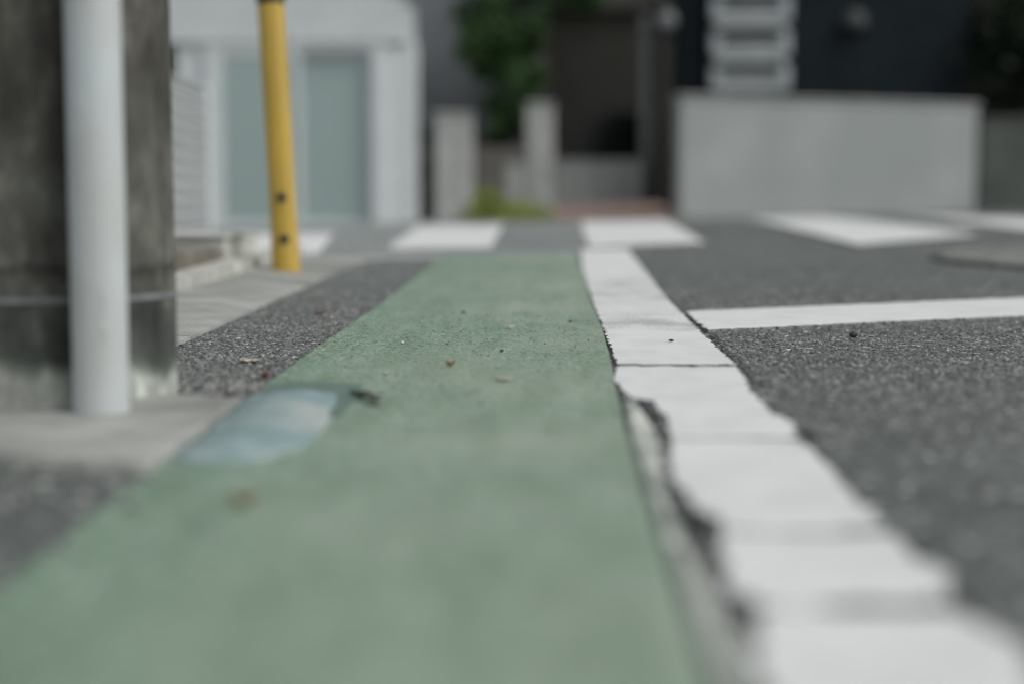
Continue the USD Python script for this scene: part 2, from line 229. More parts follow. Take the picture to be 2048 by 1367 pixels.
def stones(x, y):
    d, i = _tree.query(np.stack([np.ravel(x), np.ravel(y)], 1), k=1, workers=-1)
    return (_ph[i] * np.clip(1 - (d / 0.0056) ** 2, 0, 1)).reshape(np.shape(x))
def spaced(*runs):
    out = []
    for a, b, s in runs: out.append(np.linspace(a, b, max(2, int(round((b - a) / s)) + 1))[:-1])
    return np.concatenate(out + [[runs[-1][1]]])
def far(a, b, n=14): return list(a + (b - a) * (np.linspace(0, 1, n + 1)[1:] ** 3))
xs = np.array(sorted(far(-7, -300) ) + list(spaced((-7, -1.2, 0.3), (-1.2, -0.68, 0.03), (-0.68, -0.36, 0.0045), (-0.36, 0.04, 0.04), (0.04, 1.25, 0.0045), (1.25, 2, 0.02), (2, 9, 0.3))) + far(9, 300))
ys = np.array(sorted(far(-1, -300)) + list(spaced((-1, 0.5, 0.1), (0.5, 1.55, 0.010), (1.55, 3.4, 0.0045), (3.4, 4.6, 0.014), (4.6, 8, 0.06), (8, 16, 0.2))) + far(16, 300))
X, Y = np.meshgrid(xs, ys); Z = ground(X, Y)
near = (X > -0.7) & (X < 1.8) & (Y > 0.5) & (Y < 4.55)
Z[near] += stones(X[near], Y[near])
Z += 0.0016 * (fbm2(X, Y, 60, 3, 2) - 0.5) * ((Y < 5) & (Y > 0))
# the sunken joint and crumbled holes beside the white line and at the broken edge by the pole
def groove(xc, yc, w, l, depth, a=0.0):
    ca, sa = math.cos(a), math.sin(a); u = (X - xc) * ca + (Y - yc) * sa; v = -(X - xc) * sa + (Y - yc) * ca
    return -depth * np.exp(-(u / w) ** 2 - (v / l) ** 2)
for q in ((0.277, 2.38, 0.006, 0.22, 0.008), (0.280, 1.6, 0.010, 0.03, 0.010), (0.120, 1.70, 0.012, 0.09, 0.012), (0.110, 1.35, 0.008, 0.12, 0.010), (0.122, 1.17, 0.013, 0.04, 0.013), (0.112, 1.03, 0.009, 0.06, 0.012), (0.124, 0.93, 0.012, 0.05, 0.013), (0.27, 1.10, 0.01, 0.05, 0.010), (0.275, 0.92, 0.012, 0.06, 0.012)):
    Z += groove(*q)
Z += groove(-0.50, 1.985, 0.09, 0.012, 0.012, 0.05) + groove(-0.46, 1.90, 0.05, 0.03, 0.008)
nx, ny = len(xs), len(ys); k = np.arange(nx * ny).reshape(ny, nx)
Q = np.stack([k[:-1, :-1], k[:-1, 1:], k[1:, 1:], k[1:, :-1]], -1).reshape(-1, 4)
road = thing('road', 'grey asphalt road with green lane and white markings climbing to the junction', 'road', kind='structure')
part(road, 'asphalt', (np.stack([X, Y, Z], -1).reshape(-1, 3), Q), M['asphalt'], True)

def densify(poly, step, jag=0.0, jscale=120.0, seed=0):
    ls = LineString(list(poly.exterior.coords)); n = max(8, int(ls.length / step))
    P = np.array([ls.interpolate(i / n, True).coords[0] for i in range(n)])
    if jag:
        P = P + jag * (np.stack([fbm2(P[:, 0], P[:, 1], jscale, seed), fbm2(P[:, 0], P[:, 1], jscale, seed + 9)], 1) - 0.5) * 2
        q = Polygon(P).buffer(0); q = max(q.geoms, key=lambda s: s.area) if hasattr(q, 'geoms') else q
        P = np.array(q.exterior.coords)[:-1]
    return P
def sheet(poly, stepx, stepy, zfun, jag=0.0, jscale=120.0, seed=0, skirt=0.01, edge=None):
    """one painted layer: its outline filled with fine triangles on the height zfun, the rim turned down to the road"""
    P = densify(poly, edge or min(stepx, stepy) * 1.2, jag, jscale, seed); pg = Polygon(P)
    x0, y0, x1, y1 = pg.bounds; a, b = np.meshgrid(np.arange(x0, x1, stepx), np.arange(y0, y1, stepy))
    a = a.ravel() + 1e-4 * np.sin(np.arange(a.size) * 1.7); b = b.ravel() + 1e-4 * np.cos(np.arange(b.size) * 2.3)
    inner = pg.buffer(-0.35 * min(stepx, stepy)); ok = contains_xy(inner, a, b)
    V = np.vstack([P, np.stack([a[ok], b[ok]], 1)]); T = Delaunay(V).simplices
    c = V[T].mean(1); T = T[contains_xy(pg, c[:, 0], c[:, 1])]
    e1, e2 = V[T[:, 1]] - V[T[:, 0]], V[T[:, 2]] - V[T[:, 0]]; fl = e1[:, 0] * e2[:, 1] - e1[:, 1] * e2[:, 0] < 0
    T[fl] = T[fl][:, ::-1]
    z = zfun(V[:, 0], V[:, 1]); n = len(P); W = np.vstack([np.column_stack([V, z]), np.column_stack([P, z[:n] - skirt])])
    i = np.arange(n); j = (i + 1) % n; lo = i + len(V); lj = j + len(V)
    ccw = Polygon(P).exterior.is_ccw
    S = np.vstack([np.stack([i, lo, lj], 1), np.stack([i, lj, j], 1)])
    if not ccw: S = S[:, ::-1]
    return W, np.vstack([T, S])

# green lane: grit coating
_b = np.meshgrid(np.arange(-0.45, 0.13, 0.0056), np.arange(1.45, 3.5, 0.0056)); _gp = np.stack([_b[0].ravel(), _b[1].ravel()], 1); _gp += rng.uniform(-0.0026, 0.0026, _gp.shape)
_gh = rng.uniform(0, 0.0022, len(_gp)) * (rng.random(len(_gp)) < 0.7); _gt = cKDTree(_gp)
def green_z(x, y):
    d, i = _gt.query(np.stack([x, y], 1), k=1, workers=-1)
    return ground(x, y) + 0.0042 + _gh[i] * np.clip(1 - (d / 0.0036) ** 2, 0, 1) + 0.002 * (fbm2(x, y, 9, 21) - 0.5)
GE = lambda y: 0.084 + 0.004 * math.sin(3.1 * y)
def green_poly(y0, y1):
    n = 24; yy = np.linspace(y0, y1, n)
    return Polygon([(GE(v), v) for v in yy] + [(-0.394 + 0.004 * math.sin(2.2 * v), v) for v in yy[::-1]])
near_g, mid_g = green_poly(0.35, 1.6), green_poly(1.6, 3.3)
gfar = Polygon([(GE(3.3), 3.3), (GE(4.2), 4.2), (0.081, 5.13), (-0.40, 5.02), (-0.398, 4.2), (-0.394 + 0.004 * math.sin(2.2 * 3.3), 3.3)])
lane = join([trimesh.Trimesh(*sheet(g, sx, sy, green_z, jag, 110, sd), process=False) for g, sx, sy, jag, sd in ((near_g, 0.012, 0.012, 0.0, 1), (mid_g, 0.0034, 0.0034, 0.0012, 2), (gfar, 0.02, 0.02, 0.0, 3))])
part(road, 'green_lane', lane, M['green'], True, label='faded green grit-coated lane beside the white edge line')

# white edge line: lumpy slabs of thick paint, each overlapping the next, crumbling on the lane side near the camera
LW = [(0.100, 5.75), (0.084, 4.274), (0.086, 3.078), (0.092, 2.514), (0.095, 2.151), (0.081, 1.975), (0.098, 1.821), (0.122, 1.794), (0.134, 1.642), (0.121, 1.465), (0.114, 1.311), (0.120, 1.204), (0.142, 1.156), (0.127, 1.064), (0.121, 0.990), (0.123, 0.947), (0.137, 0.935), (0.132, 0.898), (0.122, 0.845), (0.117, 0.78), (0.122, 0.65), (0.12, 0.45)]
RW = [(0.280, 5.55), (0.266, 3.969), (0.258, 3.201), (0.264, 2.639), (0.271, 2.139), (0.267, 1.998), (0.259, 1.854), (0.262, 1.711), (0.275, 1.616), (0.257, 1.531), (0.266, 1.482), (0.268, 1.4), (0.266, 1.267), (0.268, 1.183), (0.260, 1.136), (0.267, 1.112), (0.270, 1.055), (0.280, 1.007), (0.267, 0.951), (0.256, 0.930), (0.272, 0.88), (0.285, 0.852), (0.27, 0.80), (0.28, 0.65), (0.27, 0.45)]
def interp(side, y):
    s = sorted(side, key=lambda p: p[1]); return float(np.interp(y, [p[1] for p in s], [p[0] for p in s]))
def slab(y0, y1, d0=0.0, d1=0.0):
    """outline between two creases; d0, d1 skew the near and the far end"""
    rows = sorted({y0, y1} | {p[1] for p in LW + RW if y0 < p[1] < y1})
    rt_ = [(interp(RW, y), y + (d0 if y == y0 else d1 if y == y1 else 0)) for y in rows]; lt_ = [(interp(LW, y), y) for y in rows[::-1]]
    return Polygon(rt_ + lt_).buffer(0)
creases = [(0.46, 0), (0.712, .004), (0.925, 0.007), (1.128, 0.006), (1.535, 0.0), (2.128, 0.0), (5.55, 0)]
creases_gap = {0.925: 0.018, 1.128: 0.013, 0.712: 0.012, 1.535: 0.005, 2.128: 0.005}
for i in range(len(creases) - 1):
    y0, y1 = creases[i][0], creases[i + 1][0]
    g0, g1 = creases_gap.get(y0, 0), creases_gap.get(y1, 0)
    sk0, sk1 = (0.0 if y0 > 2 else g0 * .95), (0.0 if y1 > 2 else -g1 * .25)
    lead0, lead1 = (g0 / 2 if y0 > 2 else 0.0015), (g1 / 2 if y1 > 2 else 0.0015)
    pg = slab(y0 + lead0, y1 - lead1, sk0, sk1)
    fine = 0.0036 if y1 > 1.6 and y0 < 3 else 0.007
    def lz(x, y, y0=y0, y1=y1):
        t = np.clip((y - y0) / (y1 - y0), 0, 1)
        bulge = 0.0045 * np.exp(-((y - y0) / 0.10) ** 2) + 0.0030 * np.exp(-((y1 - y) / 0.05) ** 2) - 0.0045 * np.exp(-((y - y0) / 0.016) ** 2) - 0.004 * np.exp(-((y1 - y) / 0.012) ** 2)
        if y0 > 2: bulge = 0.0015 * np.exp(-((y - y0) / 0.10) ** 2)
        elif y1 > 2: bulge = bulge * (y < 1.75) - 0.003 * smoothstep(2.06, 2.125, y)
        return ground(x, y) + 0.0065 + 0.55 * bulge + 0.0016 * (fbm2(x, y, 11, 41) - 0.5) + 0.0007 * (fbm2(x, y, 90, 43) - 0.5)
    if y1 > 3: # the long far piece in two densities
        a = pg.intersection(Polygon([(-1, 0), (2, 0), (2, 3.0), (-1, 3.0)])); b = pg.intersection(Polygon([(-1, 3.0), (2, 3.0), (2, 9), (-1, 9)]))
        m = join([trimesh.Trimesh(*sheet(a, 0.004, 0.004, lz, 0.0065, 110, 60, 0.013, 0.003), process=False), trimesh.Trimesh(*sheet(b, 0.012, 0.012, lz, 0.0025, 60, 61, 0.013), process=False)])
    else: m = sheet(pg, fine, fine, lz, 0.0085, 58, 50 + i, 0.016, 0.0035)
    if i == 0: edge_line = UsdGeom.Xform.Define(stage, str(road.GetPath()) + '/edge_line').GetPrim(); keys(edge_line, 'thick cracked white edge line')
    part(edge_line, 'paint_slab', m, M['worn_paint'], 35)
res = Polygon([(GE(y) + 0.006, y) for y in np.linspace(0.4, 1.80, 30)] + [(0.108 + 0.007 * math.sin(9 * y) - 0.004, y) for y in np.linspace(1.80, 0.4, 40)]).buffer(0)
part(road, 'old_line_residue', sheet(res, 0.008, 0.008, lambda x, y: ground(x, y) + 0.0052 + 0.003 * (fbm2(x, y, 30, 8) - 0.5), 0.005, 45, 9), M['residue'], True, label='dirty pale crust between green lane and white line')

def paint(name, pts, step, lift, jag, js, label=None, edge=None, seed=70):
    return part(road, name, sheet(Polygon(pts), step, step, lambda x, y: ground(x, y) + lift + 0.0012 * (fbm2(x, y, 14, 31) - 0.5), jag, js, seed, 0.008, edge), M['paint'], True, label=label)
paint('stop_line', [(0.270, 2.985), (0.281, 2.628), (0.952, 2.925), (1.45, 3.15), (1.60, 3.60), (1.101, 3.360)], 0.008, 0.0058, 0.008, 85, 'white stop line running off to the right', 0.003)
stripes = [[(-1.62, 6.9), (-1.08, 6.95), (-0.86, 5.16), (-1.07, 5.09), (-1.5, 5.3)], [(-0.77, 8.0), (-0.30, 8.15), (-0.25, 5.58), (-0.65, 5.46)], [(0.150, 8.85), (0.71, 9.3), (0.625, 5.99), (0.13, 5.66)], [(1.305, 9.86), (1.93, 10.47), (2.025, 6.88), (1.216, 5.80)], [(2.49, 10.47), (3.09, 9.7), (3.12, 8.2), (2.43, 7.5)]]
for n_, s in enumerate(stripes): paint('crosswalk_stripe', s, 0.05, 0.0090, 0.006, 18, 'white crosswalk stripe', 0.02, 80 + n_)
part(road, 'junction_asphalt', sheet(Polygon([(-4.6, 4.1), (-1.02, 4.90), (0.082, 5.16), (0.15, 7.0), (0.15, 9.4), (-1.3, 9.2), (-4.6, 8.6)]), 0.1, 0.1, lambda x, y: ground(x, y) + 0.0035, 0.02, 6, 77, 0.01), M['junction'], True, label='paler worn asphalt of the junction behind the lane')
seam = [(-1.02, 4.880), (0.083, 5.142), (0.083, 5.158), (-1.02, 4.897)]
part(road, 'seam', sheet(Polygon(seam), 0.02, 0.02, lambda x, y: ground(x, y) + 0.0048), M['seam'], True, label='thin pale seam across the end of the green lane')

# loose stone standing proud in the asphalt where the lens resolves it
protos = UsdGeom.PointInstancer.Define(stage, str(road.GetPath()) + '/surface_stones')
keys(protos.GetPrim(), 'fine stones bedded in the asphalt', kind='stuff')
pt = []
for i in range(4):
    s = trimesh.creation.icosphere(1, 1.0); v = np.array(s.vertices); v *= (0.75 + 0.5 * meshkit.noise(v * 1.6 + 10 * i, i))[:, None]; v *= (1.0, 0.8, 0.55)
    usdkit.mesh(stage, f'{protos.GetPath()}/stone_{i:03d}' if i else f'{protos.GetPath()}/stone', (v, s.faces), M['stone']); pt.append(f'{protos.GetPath()}/stone_{i:03d}' if i else f'{protos.GetPath()}/stone')
protos.CreatePrototypesRel().SetTargets(pt)
N = 52000
px_ = rng.uniform(0.29, 1.55, N); py_ = rng.uniform(1.55, 3.5, N); q = rng.random(N) < 0.26; px_[q] = rng.uniform(-0.64, -0.402, q.sum()); py_[q] = rng.uniform(1.86, 3.3, q.sum())
stop_pg = Polygon([(0.262, 2.995), (0.272, 2.61), (0.952, 2.905), (1.45, 3.13), (1.6, 3.62), (1.101, 3.38)]); ok = ~contains_xy(stop_pg, px_, py_)
px_, py_ = px_[ok], py_[ok]; n = len(px_); sc_ = rng.uniform(0.0016, 0.0042, n) * np.where(rng.random(n) < 0.03, 1.35, 1)
pz_ = ground(px_, py_) + stones(px_, py_) - sc_ * 0.1
ang = rng.uniform(0, 2 * math.pi, n); tilt = rng.normal(0, 0.25, n)
protos.CreatePositionsAttr(Vt.Vec3fArray.FromNumpy(np.stack([px_, py_, pz_], 1).astype(np.float32)))
protos.CreateScalesAttr(Vt.Vec3fArray.FromNumpy(np.repeat(sc_[:, None], 3, 1).astype(np.float32)))
protos.CreateProtoIndicesAttr(Vt.IntArray.FromNumpy(rng.integers(0, 4, n).astype(np.int32)))
protos.CreateOrientationsAttr(Vt.QuathArray([Gf.Quath(float(math.cos(a / 2) * math.cos(t / 2)), float(math.cos(a / 2) * math.sin(t / 2)), float(math.sin(a / 2) * math.sin(t / 2)), float(math.sin(a / 2) * math.cos(t / 2))) for a, t in zip(ang, tilt)]))

# ------------------------------------------------------------------ gutter, pad and low kerb blocks on the left
gutter = thing('gutter', 'pale concrete gutter slabs along the left side of the road', 'gutter', kind='structure')
def prism(x0, x1, y0, y1, h0, h1, drop=0.10):
    """slab following the slope; h0, h1 its height above the road at x0 and x1"""
    V = []
    for yy in (y0, y1):
        for xx, h in ((x0, h0), (x1, h1)): V += [(xx, yy, float(terrain(xx, yy)) + h), (xx, yy, float(terrain(xx, yy)) - drop)]
    return trimesh.Trimesh(V).convex_hull
yg = 1.90
while yg < 4.5:
    part(gutter, 'gutter_slab', prism(-0.868, -0.645, yg, yg + 0.594, 0.022, 0.007), M['concrete'])
    part(gutter, 'gutter_lip', prism(-0.935, -0.871, yg, yg + 0.594, 0.055, 0.052), M['kerb'])
    yg += 0.60
pad = thing('concrete_pad', 'rough pale concrete pad around the foot of the utility pole', 'pad', kind='structure')
padp = Polygon([(-1.6, 1.43), (-0.56, 1.405), (-0.46, 1.375), (-0.396, 1.36), (-0.396, 1.79), (-0.50, 1.80), (-0.62, 1.79), (-0.9, 1.80), (-1.6, 1.84)])
part(pad, 'slab', sheet(padp, 0.012, 0.012, lambda x, y: ground(x, y) + 0.011 + 0.005 * (fbm2(x, y, 12, 51) - 0.5) + 0.002 * (fbm2(x, y, 70, 52) - 0.5), 0.007, 40, 55, 0.02), M['concrete'], True)

def block(name, label, cat, x0, x1, y0, y1, h, m):
    z = float(terrain(-0.95, (y0 + y1) / 2)); t = thing(name, label, cat, (0, 0, 0))
    part(t, 'body', cbox(x0, x1, y0, y1, z - 0.05, z + h, 0.008), m)
    return t, z + h
bed, bz = block('planter', 'brown stained low planter of concrete with dry plants behind the gutter', 'planter', -0.992, -0.938, 2.4, 4.02, 0.115, M['stained'])
part(bed, 'body', cbox(-1.48, -1.43, 2.4, 4.02, 0.03, bz, 0.008), M['stained']); part(bed, 'body', cbox(-1.43, -0.994, 3.97, 4.02, 0.03, bz - .002, 0.008), M['stained'])
part(bed, 'soil', cbox(-1.429, -0.994, 2.4, 3.969, 0.03, bz - 0.02, 0.004), M['soil'])
blk, _ = block('kerb_block', 'whitish concrete kerb block between the brown planter and the yellow guard', 'kerb block', -1.10, -0.938, 4.03, 4.46, 0.10, M['kerb'])
part(blk, 'cap', cbox(-1.104, -0.934, 4.026, 4.464, _ + 0.002, _ + 0.018, 0.004), M['kerb'])
def leaves(n, centre, radii, size, seed, flatness=0.5, clumps=0):
    r = np.random.default_rng(seed); c = np.array(centre, float); R = np.array(radii, float)
    if clumps:
        d = r.normal(size=(clumps, 3)); d /= np.linalg.norm(d, axis=1)[:, None]; cc = c + d * R * r.uniform(0.25, 0.95, (clumps, 1)); cs = r.uniform(0.22, 0.42, clumps)
        w = r.integers(0, clumps, n); d = r.normal(size=(n, 3)); d /= np.linalg.norm(d, axis=1)[:, None]
        p = cc[w] + d * (cs[w] * R.mean() * r.uniform(0.3, 1, n) ** 0.5)[:, None]
    else:
        d = r.normal(size=(n, 3)); d /= np.linalg.norm(d, axis=1)[:, None]; p = c + d * R * (r.uniform(0, 1, (n, 1)) ** 0.4)
    u = r.normal(size=(n, 3)); u[:, 2] *= flatness; u /= np.linalg.norm(u, axis=1)[:, None]
    w2 = np.cross(u, r.normal(size=(n, 3))); w2 /= np.linalg.norm(w2, axis=1)[:, None]
    s = size * r.uniform(0.6, 1.3, (n, 1)); nrm = np.cross(u, w2)
    V = np.stack([p - u * s, p + w2 * s * 0.42 + nrm * s * .1, p + u * s, p - w2 * s * 0.42 + nrm * s * .1], 1).reshape(-1, 3)
    return V, np.arange(4 * n).reshape(-1, 4)
def blades(n, x0, x1, y0, y1, zf, h, seed, w=0.006):
    r = np.random.default_rng(seed); V, Fq = [], []
    for i in range(n):
        x, y = r.uniform(x0, x1), r.uniform(y0, y1); z = zf(x, y); a = r.uniform(0, 2 * math.pi); lean = r.uniform(0.1, 0.7) * h; hh = h * r.uniform(0.5, 1.2)
        dx, dy = math.cos(a), math.sin(a); k0 = len(V)
        for t in (0, 0.5, 1):
            ww = w * (1 - 0.85 * t)
            V += [(x + dx * lean * t * t - dy * ww, y + dy * lean * t * t + dx * ww, z + hh * t * (1 - 0.2 * t)), (x + dx * lean * t * t + dy * ww, y + dy * lean * t * t - dx * ww, z + hh * t * (1 - 0.2 * t))]
        Fq += [(k0, k0 + 1, k0 + 3, k0 + 2), (k0 + 2, k0 + 3, k0 + 5, k0 + 4)]
    return np.array(V), np.array(Fq)
for j, (x, y, h, lab, lm) in enumerate(((-1.10, 3.55, 0.13, 'tuft of dry brown weeds standing in the left of the planter', 'dry'), (-1.16, 3.86, 0.15, 'tuft of dull green weeds at the far corner of the planter', 'leaf'))):
    w = thing('weed_tuft', lab, 'plant', (0, 0, 0))
    part(w, 'leaves', leaves(70, (x, y, bz + h * 0.5), (0.07, 0.07, h * 0.55), 0.02, 5 + j), M[lm]); part(w, 'stem', join([tube((x, y, bz - 0.025), (x + 0.04 * math.cos(k_), y + 0.04 * math.sin(k_), bz + h * .7), 0.003, 0.001, 6) for k_ in (0, 1.4, 2.9, 4.4)]), M['dry'])

# ------------------------------------------------------------------ utility pole, white pipe, yellow guard
PX, PY = -0.671, 1.843
pole = thing('utility_pole', 'thick weathered concrete utility pole behind the white pipe', 'utility pole', (PX, PY, 0))
part(pole, 'shaft', lathe([(0.0, -0.2), (0.172, -0.2), (0.1705, 0.06), (0.168, 1.0), (0.155, 4.0), (0.135, 9.0), (0.0, 9.0)], 72), M['pole'], 40)
part(pole, 'band', lathe([(0.1700, 0.196), (0.1722, 0.1965), (0.1722, 0.2025), (0.1695, 0.203)], 72), M['steel'], 40, label='thin steel band round the pole')
pipe = thing('conduit_pipe', 'smooth white plastic pipe standing in front of the concrete pole', 'pipe', (-0.542, 1.675, float(terrain(-0.542, 1.675)) + 0.006))
part(pipe, 'tube', lathe([(0.0, 0), (0.0318, 0), (0.0325, 0.004), (0.0325, 2.5), (0.029, 2.52), (0, 2.52)], 48), M['pvc'], 40)
def patch(r, a0, a1, z0, z1, n=10):
    V, Fq = [], []
    for i in range(n + 1):
        for j2 in range(n + 1):
            a = a0 + (a1 - a0) * i / n; z = z0 + (z1 - z0) * j2 / n; V.append((r * math.cos(a), r * math.sin(a), z))
    for i in range(n):
        for j2 in range(n):
            u, v = (i + .5) / n * 2 - 1, (j2 + .5) / n * 2 - 1
            if u * u + v * v < 0.6 + 0.4 * math.sin(5 * u + 3 * v): k0 = i * (n + 1) + j2; Fq.append((k0, k0 + n + 1, k0 + n + 2, k0 + 1))
    return np.array(V), np.array(Fq)
part(pipe, 'scuff', patch(0.0328, -1.28, -1.0, 0.085, 0.15), M['scuff'])
GX, GY = -0.777, 4.10; gz = float(terrain(GX, GY)) + 0.012
d_ = np.array([-0.054, 0.04, 1.0]); d_ /= np.linalg.norm(d_)
guard = thing('guy_wire_guard', 'yellow plastic guy wire guard leaning at the kerb with black top', 'guy wire guard', (GX, GY, gz))
P_ = lambda t: d_ * t
part(guard, 'tube', tube(P_(-0.03), P_(0.768), 0.0385, 0.0385, 36), M['yellow'], 40)
part(guard, 'tube', tube(P_(-0.02), P_(0.10), 0.041, 0.0395, 36), M['yellow'], 40, label='wider yellow foot sleeve')
zb = 0.769
for i in range(4):
    part(guard, 'band', tube(P_(zb), P_(zb + 0.16), 0.0405 if i % 2 == 0 else 0.0385, None, 36), M['black' if i % 2 == 0 else 'yellow'], 40, label='black band' if i % 2 == 0 else 'yellow band'); zb += 0.161
seam_dir = np.array([0.45, -0.89, 0.04])
part(guard, 'seam', tube(P_(0.10) + seam_dir * 0.037, P_(0.766) + seam_dir * 0.037, 0.0032, None, 10), M['yellow'], 40)
view = np.array([0.12, -0.99, 0.05])
for t in (0.215, 0.095):
    part(guard, 'bolt', join([tube(P_(t) + view * 0.037, P_(t) + view * 0.047, 0.0125, 0.011, 12), tube(P_(t) + view * 0.037 + np.array((0.008, 0, -.004)), P_(t) + view * 0.044 + np.array((0.008, 0, -.004)), 0.009, 0.008, 10)]), M['black'], 40)
part(guard, 'wire', tube(P_(zb - 0.01), P_(6.0), 0.006, None, 8), M['steel'], 40)

# ------------------------------------------------------------------ plate, manhole, litter on the ground
def rounded(pts, r): return Polygon(pts).buffer(-r).buffer(r, 12)
plate_pg = rounded([(-0.385, 1.395), (-0.394, 1.83), (-0.285, 1.868), (-0.262, 1.60), (-0.268, 1.47), (-0.31, 1.40)], 0.03)
plate = thing('cover_plate', 'worn pale blue oblong plate at the left edge of the green lane', 'cover plate')
def plate_z(x, y):
    b = plate_pg.exterior; d = np.array([b.distance(Point(a, c)) for a, c in zip(x, y)])
    return ground(x, y) + 0.0075 + 0.011 * smoothstep(0, 0.05, d) + 0.0015 * (fbm2(x, y, 25, 61) - 0.5)
part(plate, 'lid', sheet(plate_pg, 0.010, 0.010, plate_z, 0.007, 28, 63, 0.012), M['plate'], True)
part(road, 'green_lane_stain', sheet(Polygon([(-0.392, 1.78), (-0.394, 1.93), (-0.36, 1.955), (-0.31, 1.945), (-0.262, 1.91), (-0.250, 1.84), (-0.258, 1.70), (-0.275, 1.60), (-0.30, 1.70)]), 0.012, 0.012, lambda x, y: ground(x, y) + 0.0072, 0.008, 30, 62, 0.004), M['teal'], True, label='dark green stain behind the blue plate')

mh = thing('manhole_cover', 'round greyish manhole cover of concrete set in the road at right', 'manhole cover', (1.95, 4.80, float(ground(1.95, 4.8))), 0)
tiltm = trimesh.transformations.rotation_matrix(math.atan(SLOPE), (1, 0, 0))
for nm, prof, mm in (('ring', [(0.652, -0.02), (0.652, 0.012), (0.662, 0.014), (0.672, 0.010), (0.673, -0.02)], 'iron_dark'), ('lid', [(0.0, 0.024), (0.63, 0.022), (0.645, 0.016), (0.647, -0.02)], 'iron')):
    m = lathe(prof, 72); m.apply_transform(tiltm); part(mh, nm, m, M[mm], 30)
for a in range(10):
    m = cbox(0.30, 0.52, -0.010, 0.010, 0.018, 0.027, 0.003); m.apply_transform(trimesh.transformations.rotation_matrix(a * math.pi / 5, (0, 0, 1))); m.apply_transform(tiltm); part(mh, 'tread', m, M['iron'])

def on_ground(x, y, up=0.0): return (x, y, float(ground(x, y)) + up)
def leaf_mesh(L, W, curl, seed, lobes=0):
    r = np.random.default_rng(seed); V, Fq = [], []; n = 14
    for i in range(n + 1):
        t = i / n; w = W * math.sin(math.pi * min(1, 0.04 + t * 0.94)) ** 0.8 * (1 + (0.35 * math.sin(t * math.pi * lobes * 2) if lobes else 0))
        for s_ in (-1, -0.5, 0, 0.5, 1): V.append(((t - 0.5) * L, s_ * w / 2, curl * (s_ * s_ * 0.6 + (t - 0.5) ** 2 * 2) + r.normal(0, curl * 0.06)))
    for i in range(n):
        for j2 in range(4): k0 = i * 5 + j2; Fq.append((k0, k0 + 5, k0 + 6, k0 + 1))
    V = np.array(V); Fq = np.array(Fq); B = V - (0, 0, 0.0004)
    return np.vstack([V, B]), np.vstack([Fq, Fq[:, ::-1] + len(V)])
def litter(name, cat, label, x, y, L, W, curl, m, rz, seed, up=0.006, lobes=0):
    t = thing(name, label, cat, on_ground(x, y, up), rz); part(t, 'blade', leaf_mesh(L, W, curl, seed, lobes), M[m], True); return t
litter('petal', 'petal', 'small cream petal lying mid-lane on the green in sharp focus', -0.083, 2.631, 0.016, 0.011, 0.006, 'petal', 20, 1, 0.0065)
litter('petal', 'petal', 'cream petal lying flat on the green nearer than the brown leaf', -0.068, 1.976, 0.022, 0.015, 0.003, 'petal', 5, 2, 0.0065)
litter('petal', 'petal', 'round white petal on the green close to the blue plate', -0.242, 2.026, 0.010, 0.010, 0.004, 'palechip', 70, 3, 0.0065)
litter('fallen_leaf', 'leaf', 'pale lobed leaf lying on the asphalt left of the green lane', -0.472, 2.182, 0.034, 0.022, 0.004, 'petal', 8, 4, 0.004, 3)
litter('fallen_leaf', 'leaf', 'curled brown leaf in the middle of the green lane', -0.156, 2.118, 0.016, 0.010, 0.008, 'dead', 35, 5, 0.0065)
litter('fallen_leaf', 'leaf', 'yellow brown leaf blurred on the green lane nearest to the camera', -0.270, 1.217, 0.026, 0.018, 0.008, 'dead', 40, 6, 0.0065)
litter('fallen_leaf', 'leaf', 'reddish leaf caught at the left edge of the green lane', -0.412, 2.000, 0.022, 0.014, 0.009, 'red', 120, 7, 0.004)
litter('fallen_leaf', 'leaf', 'dull reddish leaf on the far asphalt left of the green lane', -0.488, 2.935, 0.026, 0.014, 0.006, 'red', 15, 8, 0.004)
tw = thing('twig', 'short dark twig lying on the green beside the blue plate', 'twig', on_ground(-0.242, 1.80, 0.0085), -62)
part(tw, 'stem', join([tube((-0.052, 0, 0.001), (0.0, 0.003, 0.004), 0.0035, 0.0042, 8), tube((0.0, 0.003, 0.004), (0.055, -0.004, 0.001), 0.0042, 0.003, 8), tube((0.01, 0.002, 0.004), (0.03, 0.014, 0.006), 0.002, 0.0012, 8)]), M['twig'], 40)
def pebble(label, x, y, r, m, up, seed, sq=0.8):
    s = trimesh.creation.icosphere(2, r); v = np.array(s.vertices); v *= (0.8 + 0.4 * meshkit.noise(v / r * 1.3 + seed, seed))[:, None]; v *= (1, 0.9, sq); v[:, 2] -= v[:, 2].min() + 0.0006
    t = thing('pebble', label, 'pebble', on_ground(x, y, up)); part(t, 'stone', (v, s.faces), M[m], True)
pebble('round black pebble on the grey asphalt before the stop line', 0.531, 2.539, 0.0072, 'pebble', 0.002, 1)
pebble('small blue-black chip on the white edge line', 0.198, 2.42, 0.0042, 'bluechip', 0.0088, 2, 0.5)
pebble('tiny blue-black chip on the green lane near the centre', -0.086, 2.292, 0.003, 'bluechip', 0.0055, 3)
pebble('tiny white chip on the green lane left of the small petal', -0.26, 2.41, 0.0028, 'palechip', 0.0055, 4)
pebble('small pale chip on the green lane near the white line, out of focus', 0.022, 1.666, 0.0032, 'palechip', 0.0055, 5)
pebble('dark crumb on the far green lane beside the asphalt', -0.19, 2.94, 0.0045, 'twig', 0.0055, 6, 0.5)
pebble('dark crumb on the green lane close to the far white line', 0.030, 2.76, 0.004, 'twig', 0.0055, 7, 0.5)
pebble('grey lump on the broken asphalt edge next to the pole', -0.468, 1.905, 0.010, 'scuffstone', 0.0, 8, 0.6)
grit = []
